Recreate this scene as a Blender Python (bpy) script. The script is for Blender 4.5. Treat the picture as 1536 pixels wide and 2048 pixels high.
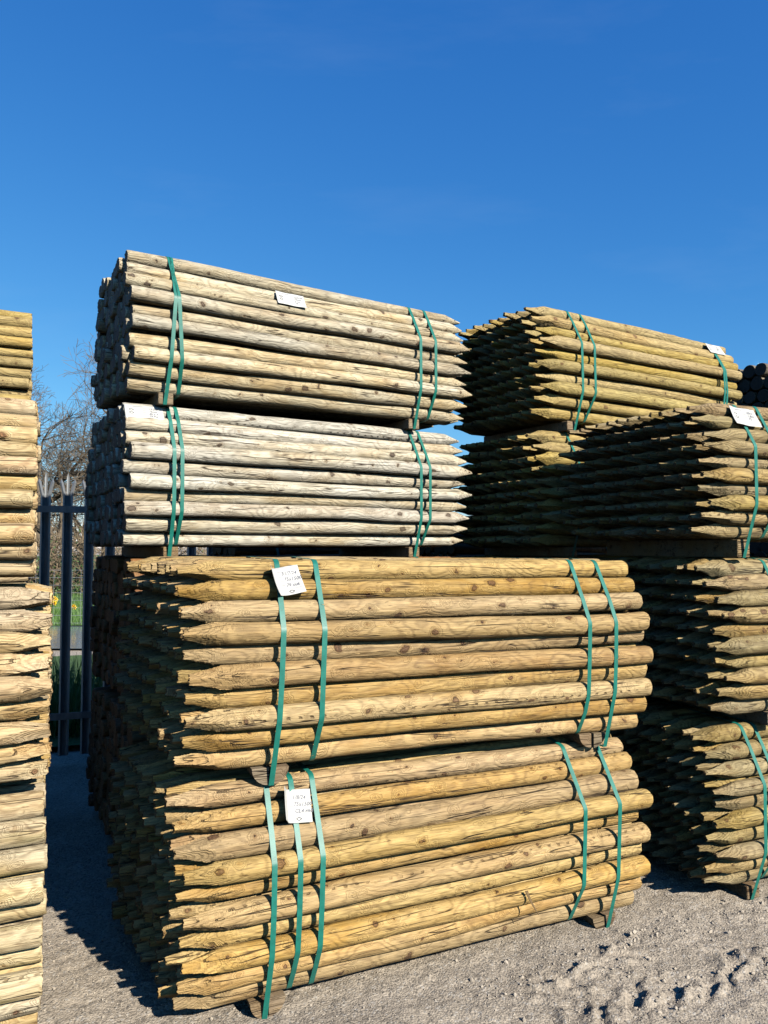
import bpy, math, random
import numpy as np
from mathutils import Vector, Matrix, Euler

R = math.radians
SC = bpy.context.scene
COL = SC.collection
for o in list(bpy.data.objects):
    bpy.data.objects.remove(o)

# ------------------------------------------------------------------ camera
CAM_H = 1.6
cam_d = bpy.data.cameras.new('camera')
cam = bpy.data.objects.new('camera', cam_d); COL.objects.link(cam)
cam.location = (0, 0, CAM_H)
cam.rotation_euler = (R(90 + 2.64), 0, 0)
cam_d.sensor_fit = 'HORIZONTAL'
cam_d.sensor_width = 36.0
cam_d.lens = 36.05
cam_d.clip_start = 0.05
cam_d.clip_end = 3000
SC.camera = cam
SC.render.resolution_x = 768
SC.render.resolution_y = 1024

# ------------------------------------------------------------------ light
SUN_EL, SUN_X, SUN_Y = R(32), 0.66, -0.75
sun_d = bpy.data.lights.new('sun', 'SUN')
sun_d.energy = 5.0
sun_d.angle = R(0.5)
sun_d.color = (1.0, 0.93, 0.82)
sun = bpy.data.objects.new('sun', sun_d); COL.objects.link(sun)
_h = Vector((SUN_X, SUN_Y, 0)).normalized() * math.cos(SUN_EL)
SUN_DIR = Vector((_h.x, _h.y, math.sin(SUN_EL)))
sun.rotation_euler = SUN_DIR.to_track_quat('Z', 'Y').to_euler()

world = bpy.data.worlds.new('World'); SC.world = world
world.use_nodes = True
wn, wl = world.node_tree.nodes, world.node_tree.links
bg = wn['Background']
sky = wn.new('ShaderNodeTexSky')
sky.sky_type = 'NISHITA'
sky.sun_disc = False
sky.sun_elevation = SUN_EL
sky.sun_rotation = math.atan2(SUN_X, SUN_Y)
sky.altitude = 0
sky.air_density = 1.0
sky.dust_density = 0.0
sky.ozone_density = 6.0
# grade of the whole sky: deep, saturated blue as the phone camera renders it
sepc = wn.new('ShaderNodeSeparateColor'); wl.new(sky.outputs[0], sepc.inputs[0])
hs = wn.new('ShaderNodeCombineColor')
for ch, (gain, power) in enumerate(((0.55, 1.35), (1.38, 0.90), (3.12, 0.55))):
    pw = wn.new('ShaderNodeMath'); pw.operation = 'POWER'; pw.inputs[1].default_value = power
    wl.new(sepc.outputs[ch], pw.inputs[0])
    ml = wn.new('ShaderNodeMath'); ml.operation = 'MULTIPLY'; ml.inputs[1].default_value = gain
    wl.new(pw.outputs[0], ml.inputs[0]); wl.new(ml.outputs[0], hs.inputs[ch])
# thin cirrus veil, a property of the whole sky
tc = wn.new('ShaderNodeTexCoord')
mp = wn.new('ShaderNodeMapping'); mp.inputs['Rotation'].default_value = (0.25, 0.5, 0.3)
mp.inputs['Scale'].default_value = (1.2, 5.0, 7.0)
wl.new(tc.outputs['Generated'], mp.inputs['Vector'])
nz = wn.new('ShaderNodeTexNoise'); nz.inputs['Scale'].default_value = 1.6
nz.inputs['Detail'].default_value = 6; nz.inputs['Roughness'].default_value = 0.6
wl.new(mp.outputs[0], nz.inputs['Vector'])
mr = wn.new('ShaderNodeMapRange')
mr.inputs['From Min'].default_value = 0.55; mr.inputs['From Max'].default_value = 0.85
mr.inputs['To Min'].default_value = 0.0; mr.inputs['To Max'].default_value = 0.06
wl.new(nz.outputs['Fac'], mr.inputs['Value'])
mxs = wn.new('ShaderNodeMix'); mxs.data_type = 'RGBA'
wl.new(mr.outputs[0], mxs.inputs['Factor'])
wl.new(hs.outputs[0], mxs.inputs['A'])
mxs.inputs['B'].default_value = (5.5, 7.0, 9.0, 1)
wl.new(mxs.outputs['Result'], bg.inputs['Color'])
bg.inputs['Strength'].default_value = 0.05

SC.view_settings.view_transform = 'Standard'
SC.view_settings.look = 'None'
SC.view_settings.exposure = 1.0
SC.view_settings.gamma = 1.0
SC.view_settings.use_curve_mapping = False
SC.cycles.max_bounces = 6
SC.cycles.diffuse_bounces = 0
SC.cycles.use_denoising = True

rng = np.random.default_rng(7)
random.seed(7)

# ------------------------------------------------------------------ helpers
def empty(name, loc=(0, 0, 0), rot=(0, 0, 0)):
    o = bpy.data.objects.new(name, None); COL.objects.link(o)
    o.location = loc; o.rotation_euler = rot
    o.empty_display_size = 0.1
    return o

def tag(o, label=None, cat=None, group=None, kind=None):
    if label: o['label'] = label
    if cat: o['category'] = cat
    if group: o['group'] = group
    if kind: o['kind'] = kind
    return o

def link(name, me, parent=None):
    o = bpy.data.objects.new(name, me); COL.objects.link(o)
    if parent is not None: o.parent = parent
    return o

def mesh(name, V, F, mats=(), smooth=True, sharp=None, midx=None):
    me = bpy.data.meshes.new(name)
    me.from_pydata([tuple(map(float, v)) for v in V], [], [tuple(f) for f in F])
    for m in mats: me.materials.append(m)
    if midx is not None:
        me.polygons.foreach_set('material_index', np.asarray(midx, dtype=np.int32))
    if smooth:
        me.polygons.foreach_set('use_smooth', np.ones(len(me.polygons), dtype=bool))
        if sharp: me.set_sharp_from_angle(angle=R(sharp))
    me.update()
    return me

class MB:
    """collects verts / faces for one mesh"""
    def __init__(s): s.V = []; s.F = []
    def add(s, V, F):
        n = len(s.V); s.V += [tuple(v) for v in V]; s.F += [tuple(i + n for i in f) for f in F]
    def box(s, a, b):
        (x0, y0, z0), (x1, y1, z1) = a, b
        s.add([(x0,y0,z0),(x1,y0,z0),(x1,y1,z0),(x0,y1,z0),(x0,y0,z1),(x1,y0,z1),(x1,y1,z1),(x0,y1,z1)],
              [(0,3,2,1),(4,5,6,7),(0,1,5,4),(1,2,6,5),(2,3,7,6),(3,0,4,7)])
    def tube(s, pts, rads, n=5, cap=True):
        pts = [Vector(p) for p in pts]
        base = len(s.V); up = Vector((0.31, 0.17, 0.93))
        for i, p in enumerate(pts):
            d = (pts[min(i+1, len(pts)-1)] - pts[max(i-1, 0)])
            d = d.normalized() if d.length > 1e-9 else Vector((0,0,1))
            a = d.cross(up)
            if a.length < 0.05: a = d.cross(Vector((1,0,0)))
            a.normalize(); b = d.cross(a)
            for k in range(n):
                t = 2*math.pi*k/n
                q = p + (a*math.cos(t) + b*math.sin(t))*rads[i]
                s.V.append((q.x, q.y, q.z))
        for i in range(len(pts)-1):
            for k in range(n):
                k2 = (k+1) % n
                s.F.append((base+i*n+k, base+i*n+k2, base+(i+1)*n+k2, base+(i+1)*n+k))
        if cap:
            s.F.append(tuple(base+k for k in reversed(range(n))))
            s.F.append(tuple(base+(len(pts)-1)*n+k for k in range(n)))
    def build(s, name, mat, parent=None, smooth=False, sharp=None):
        return link(name, mesh(name, s.V, s.F, [mat], smooth, sharp), parent)

def lattice_noise(x, y, seed=0):
    """2-D value noise, -1..1"""
    r = np.random.default_rng(seed).random((256, 256))*2 - 1
    xi = np.floor(x).astype(int); yi = np.floor(y).astype(int)
    fx = x - xi; fy = y - yi
    fx = fx*fx*fx*(fx*(fx*6-15)+10); fy = fy*fy*fy*(fy*(fy*6-15)+10)
    a = r[xi & 255, yi & 255]; b = r[(xi+1) & 255, yi & 255]
    c = r[xi & 255, (yi+1) & 255]; d = r[(xi+1) & 255, (yi+1) & 255]
    return (a*(1-fx)+b*fx)*(1-fy) + (c*(1-fx)+d*fx)*fy

def fbm(x, y, octv=4, seed=0, gain=0.5):
    s = 0; a = 1
    for k in range(octv):
        s = s + a*lattice_noise(x*2**k + 17.3*k, y*2**k + 5.1*k, seed+k); a *= gain
    return s

# ------------------------------------------------------------------ material helpers
class NT:
    def __init__(s, name):
        s.m = bpy.data.materials.new(name); s.m.use_nodes = True
        s.t = s.m.node_tree; s.n = s.t.nodes; s.l = s.t.links
        s.b = s.n['Principled BSDF']
    def new(s, typ, **kw):
        n = s.n.new(typ)
        for k, v in kw.items():
            setattr(n, k, v)
        return n
    def put(s, sock, v):
        if isinstance(v, bpy.types.NodeSocket): s.l.new(v, sock)
        elif v is not None: sock.default_value = v
    def math(s, op, a, b=None, c=None, clamp=False):
        n = s.new('ShaderNodeMath', operation=op, use_clamp=clamp)
        s.put(n.inputs[0], a)
        if b is not None: s.put(n.inputs[1], b)
        if c is not None: s.put(n.inputs[2], c)
        return n.outputs[0]
    def vmath(s, op, a, b=None):
        n = s.new('ShaderNodeVectorMath', operation=op)
        s.put(n.inputs[0], a)
        if b is not None: s.put(n.inputs[1], b)
        return n.outputs['Value'] if op in ('LENGTH', 'DOT_PRODUCT', 'DISTANCE') else n.outputs[0]
    def noise(s, vec, scale=1.0, detail=2.0, rough=0.5, out='Fac', dist=0.0):
        n = s.new('ShaderNodeTexNoise')
        s.put(n.inputs['Vector'], vec); n.inputs['Scale'].default_value = scale
        n.inputs['Detail'].default_value = detail; n.inputs['Roughness'].default_value = rough
        n.inputs['Distortion'].default_value = dist
        return n.outputs[out]
    def vor(s, vec, scale, feature='F1', out='Distance', rand=1.0):
        n = s.new('ShaderNodeTexVoronoi', feature=feature)
        s.put(n.inputs['Vector'], vec); n.inputs['Scale'].default_value = scale
        n.inputs['Randomness'].default_value = rand
        return n.outputs[out], n
    def mapr(s, v, a, b, c=0.0, d=1.0, smooth=False):
        n = s.new('ShaderNodeMapRange')
        if smooth: n.interpolation_type = 'SMOOTHSTEP'
        s.put(n.inputs['Value'], v)
        for k, q in zip(('From Min', 'From Max', 'To Min', 'To Max'), (a, b, c, d)): s.put(n.inputs[k], q)
        return n.outputs[0]
    def mix(s, f, a, b, blend='MIX'):
        n = s.new('ShaderNodeMix', data_type='RGBA', blend_type=blend)
        s.put(n.inputs['Factor'], f)
        s.put(n.inputs[6], a if isinstance(a, bpy.types.NodeSocket) else (*a, 1))
        s.put(n.inputs[7], b if isinstance(b, bpy.types.NodeSocket) else (*b, 1))
        return n.outputs[2]
    def comb(s, x, y, z):
        n = s.new('ShaderNodeCombineXYZ')
        for i, v in enumerate((x, y, z)): s.put(n.inputs[i], v)
        return n.outputs[0]
    def bump(s, h, strength, dist):
        n = s.new('ShaderNodeBump'); n.inputs['Strength'].default_value = strength
        n.inputs['Distance'].default_value = dist
        s.put(n.inputs['Height'], h); s.put(s.b.inputs['Normal'], n.outputs[0])

def simple(name, col, rough=0.6, metal=0.0, spec=0.5):
    t = NT(name); t.b.inputs['Base Color'].default_value = (*col, 1)
    t.b.inputs['Roughness'].default_value = rough; t.b.inputs['Metallic'].default_value = metal
    t.b.inputs['Specular IOR Level'].default_value = spec
    return t.m

def wood(name, light, dark, warm, grey, grey_amt, knot_col, green_amt=0.0, crack=1.0, bands_amt=0.8, feed=0.88):
    """peeled softwood pole: x runs along the pole in object space"""
    t = NT(name)
    tco = t.new('ShaderNodeTexCoord').outputs['Object']
    oi = t.new('ShaderNodeObjectInfo').outputs['Random']
    sp = t.new('ShaderNodeSeparateXYZ'); t.l.new(tco, sp.inputs[0])
    x, y, z = sp.outputs
    xr = t.math('MULTIPLY_ADD', oi, 173.0, x)
    P = t.comb(xr, y, z)
    # wandering pith -> cathedral figure on the peeled surface
    wv = t.noise(t.comb(t.math('MULTIPLY', xr, 3.4), 0.0, 0.0), 1.0, 2.0, 0.55, 'Color')
    wo = t.vmath('MULTIPLY', t.vmath('SUBTRACT', wv, (0.5, 0.5, 0.5)), (0.0, 0.075, 0.075))
    q = t.vmath('ADD', t.comb(0.0, y, z), wo)
    r = t.vmath('LENGTH', q)
    wob = t.noise(P, 34.0, 2.0, 0.5, 'Color')
    Pk = t.vmath('ADD', P, t.vmath('MULTIPLY', t.vmath('SUBTRACT', wob, (0.5, 0.5, 0.5)), (0.03, 0.03, 0.03)))
    kd, kn = t.vor(t.vmath('MULTIPLY', Pk, (0.8, 1.0, 1.0)), 14.0)
    ksz = t.new('ShaderNodeSeparateColor'); t.l.new(kn.outputs['Color'], ksz.inputs[0])
    kth = t.mapr(t.math('POWER', ksz.outputs[0], 2.2), 0.0, 1.0, 0.035, 0.215)
    kin = t.mapr(kd, 0.42, 0.05, 0.0, 1.0, True)
    n1 = t.noise(t.vmath('MULTIPLY', P, (3.6, 30.0, 30.0)), 1.0, 2.0, 0.55)
    r2 = t.math('ADD', r, t.math('MULTIPLY_ADD', n1, 0.010, t.math('MULTIPLY', kin, 0.024)))
    bands = t.math('MULTIPLY_ADD', t.math('SINE', t.math('MULTIPLY', r2, 6.2832/0.0062)), 0.5, 0.5)
    bands = t.math('POWER', bands, 2.2)
    fib = t.noise(t.vmath('MULTIPLY', P, (11.0, 240.0, 240.0)), 1.0, 3.0, 0.7)
    blot = t.noise(t.vmath('MULTIPLY', P, (5.0, 13.0, 13.0)), 1.0, 3.0, 0.65)
    big = t.noise(t.vmath('MULTIPLY', P, (1.3, 5.0, 5.0)), 1.0, 2.0, 0.5)
    c = t.mix(t.mapr(blot, 0.40, 0.66, 0.0, 0.85, True), light, warm)
    c = t.mix(t.math('MULTIPLY', bands, t.mapr(big, 0.35, 0.65, bands_amt, bands_amt*0.5)), c, dark)
    gm = t.mapr(t.math('ADD', big, t.math('MULTIPLY', oi, 0.25)), 0.5, 0.78, 0.0, grey_amt, True)
    c = t.mix(gm, c, t.mix(1.0, grey, t.mapr(bands, 0.0, 1.0, 1.05, 0.68), 'MULTIPLY'))
    if green_amt:
        gr = t.noise(t.vmath('MULTIPLY', P, (2.0, 8.0, 8.0)), 1.0, 3.0, 0.6)
        c = t.mix(t.mapr(gr, 0.55, 0.78, 0.0, green_amt, True), c, (0.17, 0.16, 0.045))
    # fibres and dirt streaks
    c = t.mix(1.0, c, t.mapr(fib, 0.28, 0.72, 0.60, 1.26), 'MULTIPLY')
    st = t.noise(t.vmath('MULTIPLY', P, (2.2, 46.0, 46.0)), 1.0, 3.0, 0.6)
    c = t.mix(t.mapr(st, 0.57, 0.74, 0.0, 0.5, True), c, (dark[0]*0.55, dark[1]*0.5, dark[2]*0.46))
    # bright torn slivers with a dark root
    tear = t.noise(t.vmath('MULTIPLY', P, (14.0, 80.0, 80.0)), 1.0, 3.0, 0.7)
    tm = t.mapr(tear, 0.64, 0.72, 0.0, 1.0)
    c = t.mix(t.math('MULTIPLY', tm, 0.65), c, (min(1, light[0]*1.4), min(1, light[1]*1.4), light[2]*1.35))
    tdk = t.mapr(tear, 0.37, 0.29, 0.0, 0.8)
    c = t.mix(tdk, c, (dark[0]*0.42, dark[1]*0.38, dark[2]*0.34))
    # knots: dark rim, ringed heart, stained halo
    kq = t.math('SUBTRACT', kd, kth)
    kedge = t.mapr(kq, 0.018, -0.006, 0.0, 1.0, True)
    rim = t.mapr(t.math('ABSOLUTE', kq), 0.03, 0.0, 0.0, 1.0, True)
    khalo = t.mapr(kq, 0.13, 0.0, 0.0, 0.7, True)
    c = t.mix(khalo, c, (warm[0]*0.58, warm[1]*0.52, warm[2]*0.48))
    krg = t.math('MULTIPLY_ADD', t.math('SINE', t.math('MULTIPLY', kd, 120.0)), 0.5, 0.5)
    kc = t.mix(krg, (knot_col[0]*1.2, knot_col[1]*1.2, knot_col[2]*1.2), (knot_col[0]*3.6, knot_col[1]*3.3, knot_col[2]*3.0))
    c = t.mix(t.math('MULTIPLY', kedge, t.mapr(blot, 0.3, 0.6, 0.95, 0.7)), c, kc)
    c = t.mix(t.math('MULTIPLY', rim, t.mapr(wob, 0.35, 0.55, 0.25, 0.9)), c, (knot_col[0]*0.7, knot_col[1]*0.65, knot_col[2]*0.6))
    # drying checks: long thin splits
    cn = t.noise(t.vmath('MULTIPLY', P, (1.1, 26.0, 26.0)), 1.0, 2.0, 0.45)
    cm = t.noise(t.vmath('MULTIPLY', P, (2.6, 15.0, 15.0)), 1.3, 1.0)
    ck = t.mapr(t.math('ABSOLUTE', t.math('SUBTRACT', cn, 0.5)), 0.0, 0.014, 1.0, 0.0)
    ck = t.math('MULTIPLY', ck, t.mapr(cm, 0.46, 0.54, 0.0, crack))
    ck = t.math('MINIMUM', ck, 1.0)
    c = t.mix(ck, c, (0.030, 0.017, 0.009))
    # dents of the harvester's feed rollers on a few poles
    sx = t.math('ABSOLUTE', t.math('SUBTRACT', t.math('FRACT', t.math('MULTIPLY_ADD', st, 1.6, t.math('MULTIPLY', xr, 23.0))), 0.5))
    fz = t.math('ABSOLUTE', t.math('SUBTRACT', z, t.math('MULTIPLY_ADD', blot, 0.03, -0.018)))
    fm = t.math('MULTIPLY', t.mapr(sx, 0.17, 0.09, 0.0, 1.0), t.mapr(fz, 0.007, 0.003, 0.0, 1.0))
    fm = t.math('MULTIPLY', fm, t.mapr(oi, feed, feed+0.01, 0.0, 1.0))
    fm = t.math('MULTIPLY', fm, t.mapr(cm, 0.42, 0.5, 0.0, 1.0))
    c = t.mix(t.math('MULTIPLY', fm, 0.6), c, (dark[0]*0.4, dark[1]*0.34, dark[2]*0.28))
    # each pole its own tone
    tone = t.mapr(t.math('FRACT', t.math('MULTIPLY', oi, 7.31)), 0.0, 1.0, 0.84, 1.12)
    c = t.mix(1.0, c, tone, 'MULTIPLY')
    hue = t.new('ShaderNodeHueSaturation'); t.l.new(c, hue.inputs['Color'])
    t.put(hue.inputs['Hue'], t.mapr(t.math('FRACT', t.math('MULTIPLY', oi, 13.7)), 0.0, 1.0, 0.495, 0.507))
    t.put(hue.inputs['Saturation'], t.mapr(t.math('FRACT', t.math('MULTIPLY', oi, 29.3)), 0.0, 1.0, 0.88, 1.10))
    t.l.new(hue.outputs[0], t.b.inputs['Base Color'])
    t.b.inputs['Roughness'].default_value = 0.70
    t.b.inputs['Specular IOR Level'].default_value = 0.3
    h = t.math('MULTIPLY_ADD', bands, -0.4, t.math('MULTIPLY', fib, 0.9))
    h = t.math('ADD', h, t.math('MULTIPLY_ADD', n1, 1.3, t.math('MULTIPLY', st, -1.1)))
    h = t.math('ADD', h, t.math('MULTIPLY_ADD', ck, -2.4, t.math('MULTIPLY', tm, 1.0)))
    h = t.math('ADD', h, t.math('MULTIPLY_ADD', kedge, 0.6, t.math('MULTIPLY', fm, -1.4)))
    t.bump(h, 0.95, 0.0032)
    return t.m

def endgrain(name, light, dark):
    t = NT(name)
    tco = t.new('ShaderNodeTexCoord').outputs['Object']
    oi = t.new('ShaderNodeObjectInfo').outputs['Random']
    sp = t.new('ShaderNodeSeparateXYZ'); t.l.new(tco, sp.inputs[0])
    off = t.math('MULTIPLY_ADD', oi, 0.02, -0.01)
    q = t.comb(0.0, t.math('ADD', sp.outputs[1], off), t.math('SUBTRACT', sp.outputs[2], off))
    nz_ = t.noise(tco, 45.0, 3.0)
    r = t.math('MULTIPLY_ADD', nz_, 0.006, t.vmath('LENGTH', q))
    b = t.math('MULTIPLY_ADD', t.math('SINE', t.math('MULTIPLY', r, 6.2832/0.005)), 0.5, 0.5)
    c = t.mix(b, light, dark)
    c = t.mix(t.mapr(t.noise(tco, 160.0, 3.0), 0.3, 0.7, 0.0, 0.6), c, (dark[0]*0.5, dark[1]*0.5, dark[2]*0.5))
    c = t.mix(1.0, c, t.mapr(t.math('FRACT', t.math('MULTIPLY', oi, 5.7)), 0, 1, 0.6, 1.15), 'MULTIPLY')
    t.l.new(c, t.b.inputs['Base Color'])
    t.b.inputs['Roughness'].default_value = 0.85
    t.b.inputs['Specular IOR Level'].default_value = 0.2
    t.bump(t.math('ADD', t.noise(tco, 260.0, 2.0), t.math('MULTIPLY', b, 0.4)), 0.7, 0.002)
    return t.m

W_FRONT = wood('treated_pine', (0.385, 0.258, 0.100), (0.150, 0.086, 0.032), (0.300, 0.177, 0.053), (0.36, 0.262, 0.132), 0.5, (0.040, 0.021, 0.010), crack=1.0, bands_amt=0.52)
W_SILVER = wood('weathered_pine', (0.435, 0.365, 0.235), (0.155, 0.115, 0.068), (0.325, 0.238, 0.127), (0.40, 0.368, 0.285), 0.8, (0.026, 0.018, 0.013), crack=1.0, bands_amt=0.52)
W_PALE = wood('silvered_pine', (0.455, 0.40, 0.285), (0.17, 0.132, 0.085), (0.35, 0.275, 0.165), (0.445, 0.42, 0.355), 0.9, (0.026, 0.019, 0.014), crack=1.0, bands_amt=0.5)
W_YELLOW = wood('green_treated_pine', (0.353, 0.258, 0.087), (0.193, 0.123, 0.034), (0.286, 0.193, 0.057), (0.319, 0.254, 0.118), 0.5, (0.050, 0.026, 0.010), crack=0.5, bands_amt=0.6)
W_RIGHT = wood('olive_treated_pine', (0.302, 0.216, 0.087), (0.146, 0.092, 0.031), (0.220, 0.143, 0.046), (0.244, 0.208, 0.122), 0.6, (0.041, 0.022, 0.009), crack=0.8, bands_amt=0.9)
W_LEFT = wood('fresh_pine', (0.456, 0.332, 0.160), (0.246, 0.148, 0.058), (0.365, 0.230, 0.084), (0.420, 0.350, 0.239), 0.6, (0.064, 0.031, 0.014), crack=0.9)
W_MOSS = wood('mossy_pine', (0.457, 0.349, 0.185), (0.252, 0.162, 0.072), (0.354, 0.249, 0.105), (0.420, 0.367, 0.260), 0.6, (0.066, 0.032, 0.015), green_amt=0.75, crack=0.7)
W_DARK = wood('dark_pole', (0.15, 0.115, 0.07), (0.08, 0.06, 0.034), (0.13, 0.09, 0.05), (0.15, 0.135, 0.105), 0.5, (0.03, 0.02, 0.012))
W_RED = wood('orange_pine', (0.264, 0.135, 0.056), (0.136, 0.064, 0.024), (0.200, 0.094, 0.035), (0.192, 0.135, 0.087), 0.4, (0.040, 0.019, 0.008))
W_BEAR = wood('bearer_timber', (0.210, 0.144, 0.071), (0.120, 0.076, 0.034), (0.165, 0.104, 0.048), (0.188, 0.151, 0.105), 0.7, (0.038, 0.022, 0.014))
E_FRONT = endgrain('end_grain_brown', (0.20, 0.13, 0.06), (0.11, 0.068, 0.03))
E_SILVER = endgrain('end_grain_grey', (0.19, 0.165, 0.135), (0.12, 0.10, 0.08))
E_DARK = endgrain('end_grain_dark', (0.05, 0.044, 0.037), (0.03, 0.027, 0.023))
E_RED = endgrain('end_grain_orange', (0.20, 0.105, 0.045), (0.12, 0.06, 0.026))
E_LEFT = endgrain('end_grain_pale', (0.34, 0.235, 0.12), (0.20, 0.125, 0.057))

def strap_mat():
    t = NT('green_strap')
    tco = t.new('ShaderNodeTexCoord').outputs['Object']
    n = t.noise(tco, 40.0, 3.0)
    c = t.mix(t.mapr(n, 0.3, 0.7), (0.006, 0.100, 0.076), (0.010, 0.142, 0.110))
    t.l.new(c, t.b.inputs['Base Color'])
    t.b.inputs['Roughness'].default_value = 0.45
    t.b.inputs['Specular IOR Level'].default_value = 0.4
    v, _ = t.vor(tco, 420.0)
    t.bump(v, 0.25, 0.0006)
    return t.m
M_STRAP = strap_mat()

def paper_mat():
    t = NT('tag_paper')
    tco = t.new('ShaderNodeTexCoord').outputs['Object']
    c = t.mix(t.mapr(t.noise(tco, 30.0, 4.0), 0.35, 0.75), (0.43, 0.43, 0.405), (0.36, 0.36, 0.335))
    t.l.new(c, t.b.inputs['Base Color']); t.b.inputs['Roughness'].default_value = 0.6
    t.bump(t.noise(tco, 22.0, 3.0), 0.3, 0.004)
    return t.m
M_PAPER = paper_mat()
M_INK = simple('tag_ink', (0.015, 0.017, 0.025), 0.6)
M_PRINT = simple('tag_print', (0.16, 0.165, 0.18), 0.6)
M_PEN = simple('tag_pen', (0.06, 0.065, 0.09), 0.6)

# ------------------------------------------------------------------ ground
TRK_A = R(27); TRK_U = (math.cos(TRK_A), math.sin(TRK_A)); TRK_O = (0.72, 2.66)
def ground_h(X, Y):
    h = 0.012*fbm(X*1.1, Y*1.1, 3, 3) + 0.004*fbm(X*6, Y*6, 3, 11) + 0.0034*fbm(X*26, Y*26, 3, 21, 0.6)
    u = (X-TRK_O[0])*TRK_U[0] + (Y-TRK_O[1])*TRK_U[1]
    v = -(X-TRK_O[0])*TRK_U[1] + (Y-TRK_O[1])*TRK_U[0]
    v = v + 0.02*fbm(u*3, v*3, 2, 31)
    patch = np.clip(0.62 + 1.3*fbm(X*4.3, Y*4.3, 3, 43), 0, 1)
    out = np.zeros_like(h)
    for v0, ph, slope, amp in ((0.23, 0.0, 1.1, 0.027), (0.02, 0.07, -1.1, 0.027), (-0.42, 0.03, 1.1, 0.022)):
        w = np.clip(1 - ((v-v0)/0.105)**2, 0, 1)**.7
        lug = np.sin(2*np.pi*(u + slope*(v-v0) + 0.06*fbm(X*9, Y*9, 3, 51) + ph)/0.15)
        lug = np.clip(lug*2.2 - .5, -.35, 1)*(1 + .5*fbm(X*30, Y*30, 2, 57))
        out += amp*w*(lug*0.5)*patch*np.clip((u+0.25)/0.3, 0, 1)
    rough = np.clip(1.0 - np.abs(v-0.02)/0.6, 0, 1)*np.clip((u+0.4)/0.4, 0, 1)
    h = h + out + rough*patch*(0.007*fbm(X*18, Y*18, 3, 61, 0.6))
    # crumb ridge pressed up in front of the stack
    ax, ay, bx, by = 1.03, 3.22, 0.62, 2.86
    L2 = (bx-ax)**2 + (by-ay)**2
    tt = np.clip(((X-ax)*(bx-ax)+(Y-ay)*(by-ay))/L2, 0, 1)
    dd = np.hypot(X-ax-tt*(bx-ax), Y-ay-tt*(by-ay)) + 0.012*fbm(X*12, Y*12, 2, 71)
    h = h + 0.022*np.exp(-(dd/0.013)**2)*np.clip(0.6+fbm(X*20, Y*20, 2, 81), 0, 1)
    fade = np.clip((9.0-np.hypot(X, Y-3))/4.0, 0, 1)
    return h*fade

def ground():
    gx = np.concatenate([-np.geomspace(1500, 2.4, 34), np.arange(-2.35, 2.75, 0.0105), np.geomspace(2.8, 1500, 34)])
    gy = np.concatenate([-np.geomspace(300, 0.5, 14), np.linspace(-0.4, 1.9, 12), np.arange(1.96, 4.1, 0.0105), np.geomspace(4.15, 1500, 60)])
    X, Y = np.meshgrid(gx, gy)
    Z = ground_h(X, Y)
    nx, ny = len(gx), len(gy)
    V = np.stack([X.ravel(), Y.ravel(), Z.ravel()], 1)
    i = np.arange(nx*ny).reshape(ny, nx)
    F = np.stack([i[:-1,:-1].ravel(), i[:-1,1:].ravel(), i[1:,1:].ravel(), i[1:,:-1].ravel()], 1)
    me = bpy.data.meshes.new('ground')
    me.vertices.add(len(V)); me.vertices.foreach_set('co', V.ravel())
    me.loops.add(F.size); me.loops.foreach_set('vertex_index', F.ravel())
    me.polygons.add(len(F)); me.polygons.foreach_set('loop_start', np.arange(0, F.size, 4))
    me.polygons.foreach_set('loop_total', np.full(len(F), 4))
    me.polygons.foreach_set('use_smooth', np.ones(len(F), dtype=bool))
    me.update(calc_edges=True); me.validate()
    t = NT('dusty_hardcore')
    tco = t.new('ShaderNodeTexCoord').outputs['Object']
    n1 = t.noise(tco, 2.2, 4.0, 0.6); n2 = t.noise(tco, 75.0, 6.0, 0.75); n3 = t.noise(tco, 14.0, 4.0, 0.6)
    c = t.mix(t.mapr(n1, 0.3, 0.7), (0.28, 0.238, 0.185), (0.42, 0.362, 0.287))
    c = t.mix(t.mapr(n3, 0.35, 0.7, 0.0, 0.6), c, (0.245, 0.21, 0.168))
    c = t.mix(1.0, c, t.mapr(n2, 0.28, 0.72, 0.5, 1.35), 'MULTIPLY')
    v, vn = t.vor(tco, 120.0)
    sc = t.new('ShaderNodeSeparateColor'); t.l.new(vn.outputs['Color'], sc.inputs[0])
    c = t.mix(t.mapr(sc.outputs[0], 0.9, 0.93, 0.0, 0.7), c, (0.38, 0.355, 0.315))
    c = t.mix(t.mapr(sc.outputs[1], 0.9, 0.93, 0.0, 0.7), c, (0.09, 0.083, 0.075))
    t.l.new(c, t.b.inputs['Base Color']); t.b.inputs['Roughness'].default_value = 0.95
    t.b.inputs['Specular IOR Level'].default_value = 0.15
    t.bump(t.math('ADD', t.math('MULTIPLY', n2, 1.0), t.math('MULTIPLY', v, -0.6)), 1.0, 0.0065)
    me.materials.append(t.m)
    tag(link('ground', me), kind='structure')
    return t.m
M_GROUND = ground()

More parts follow.
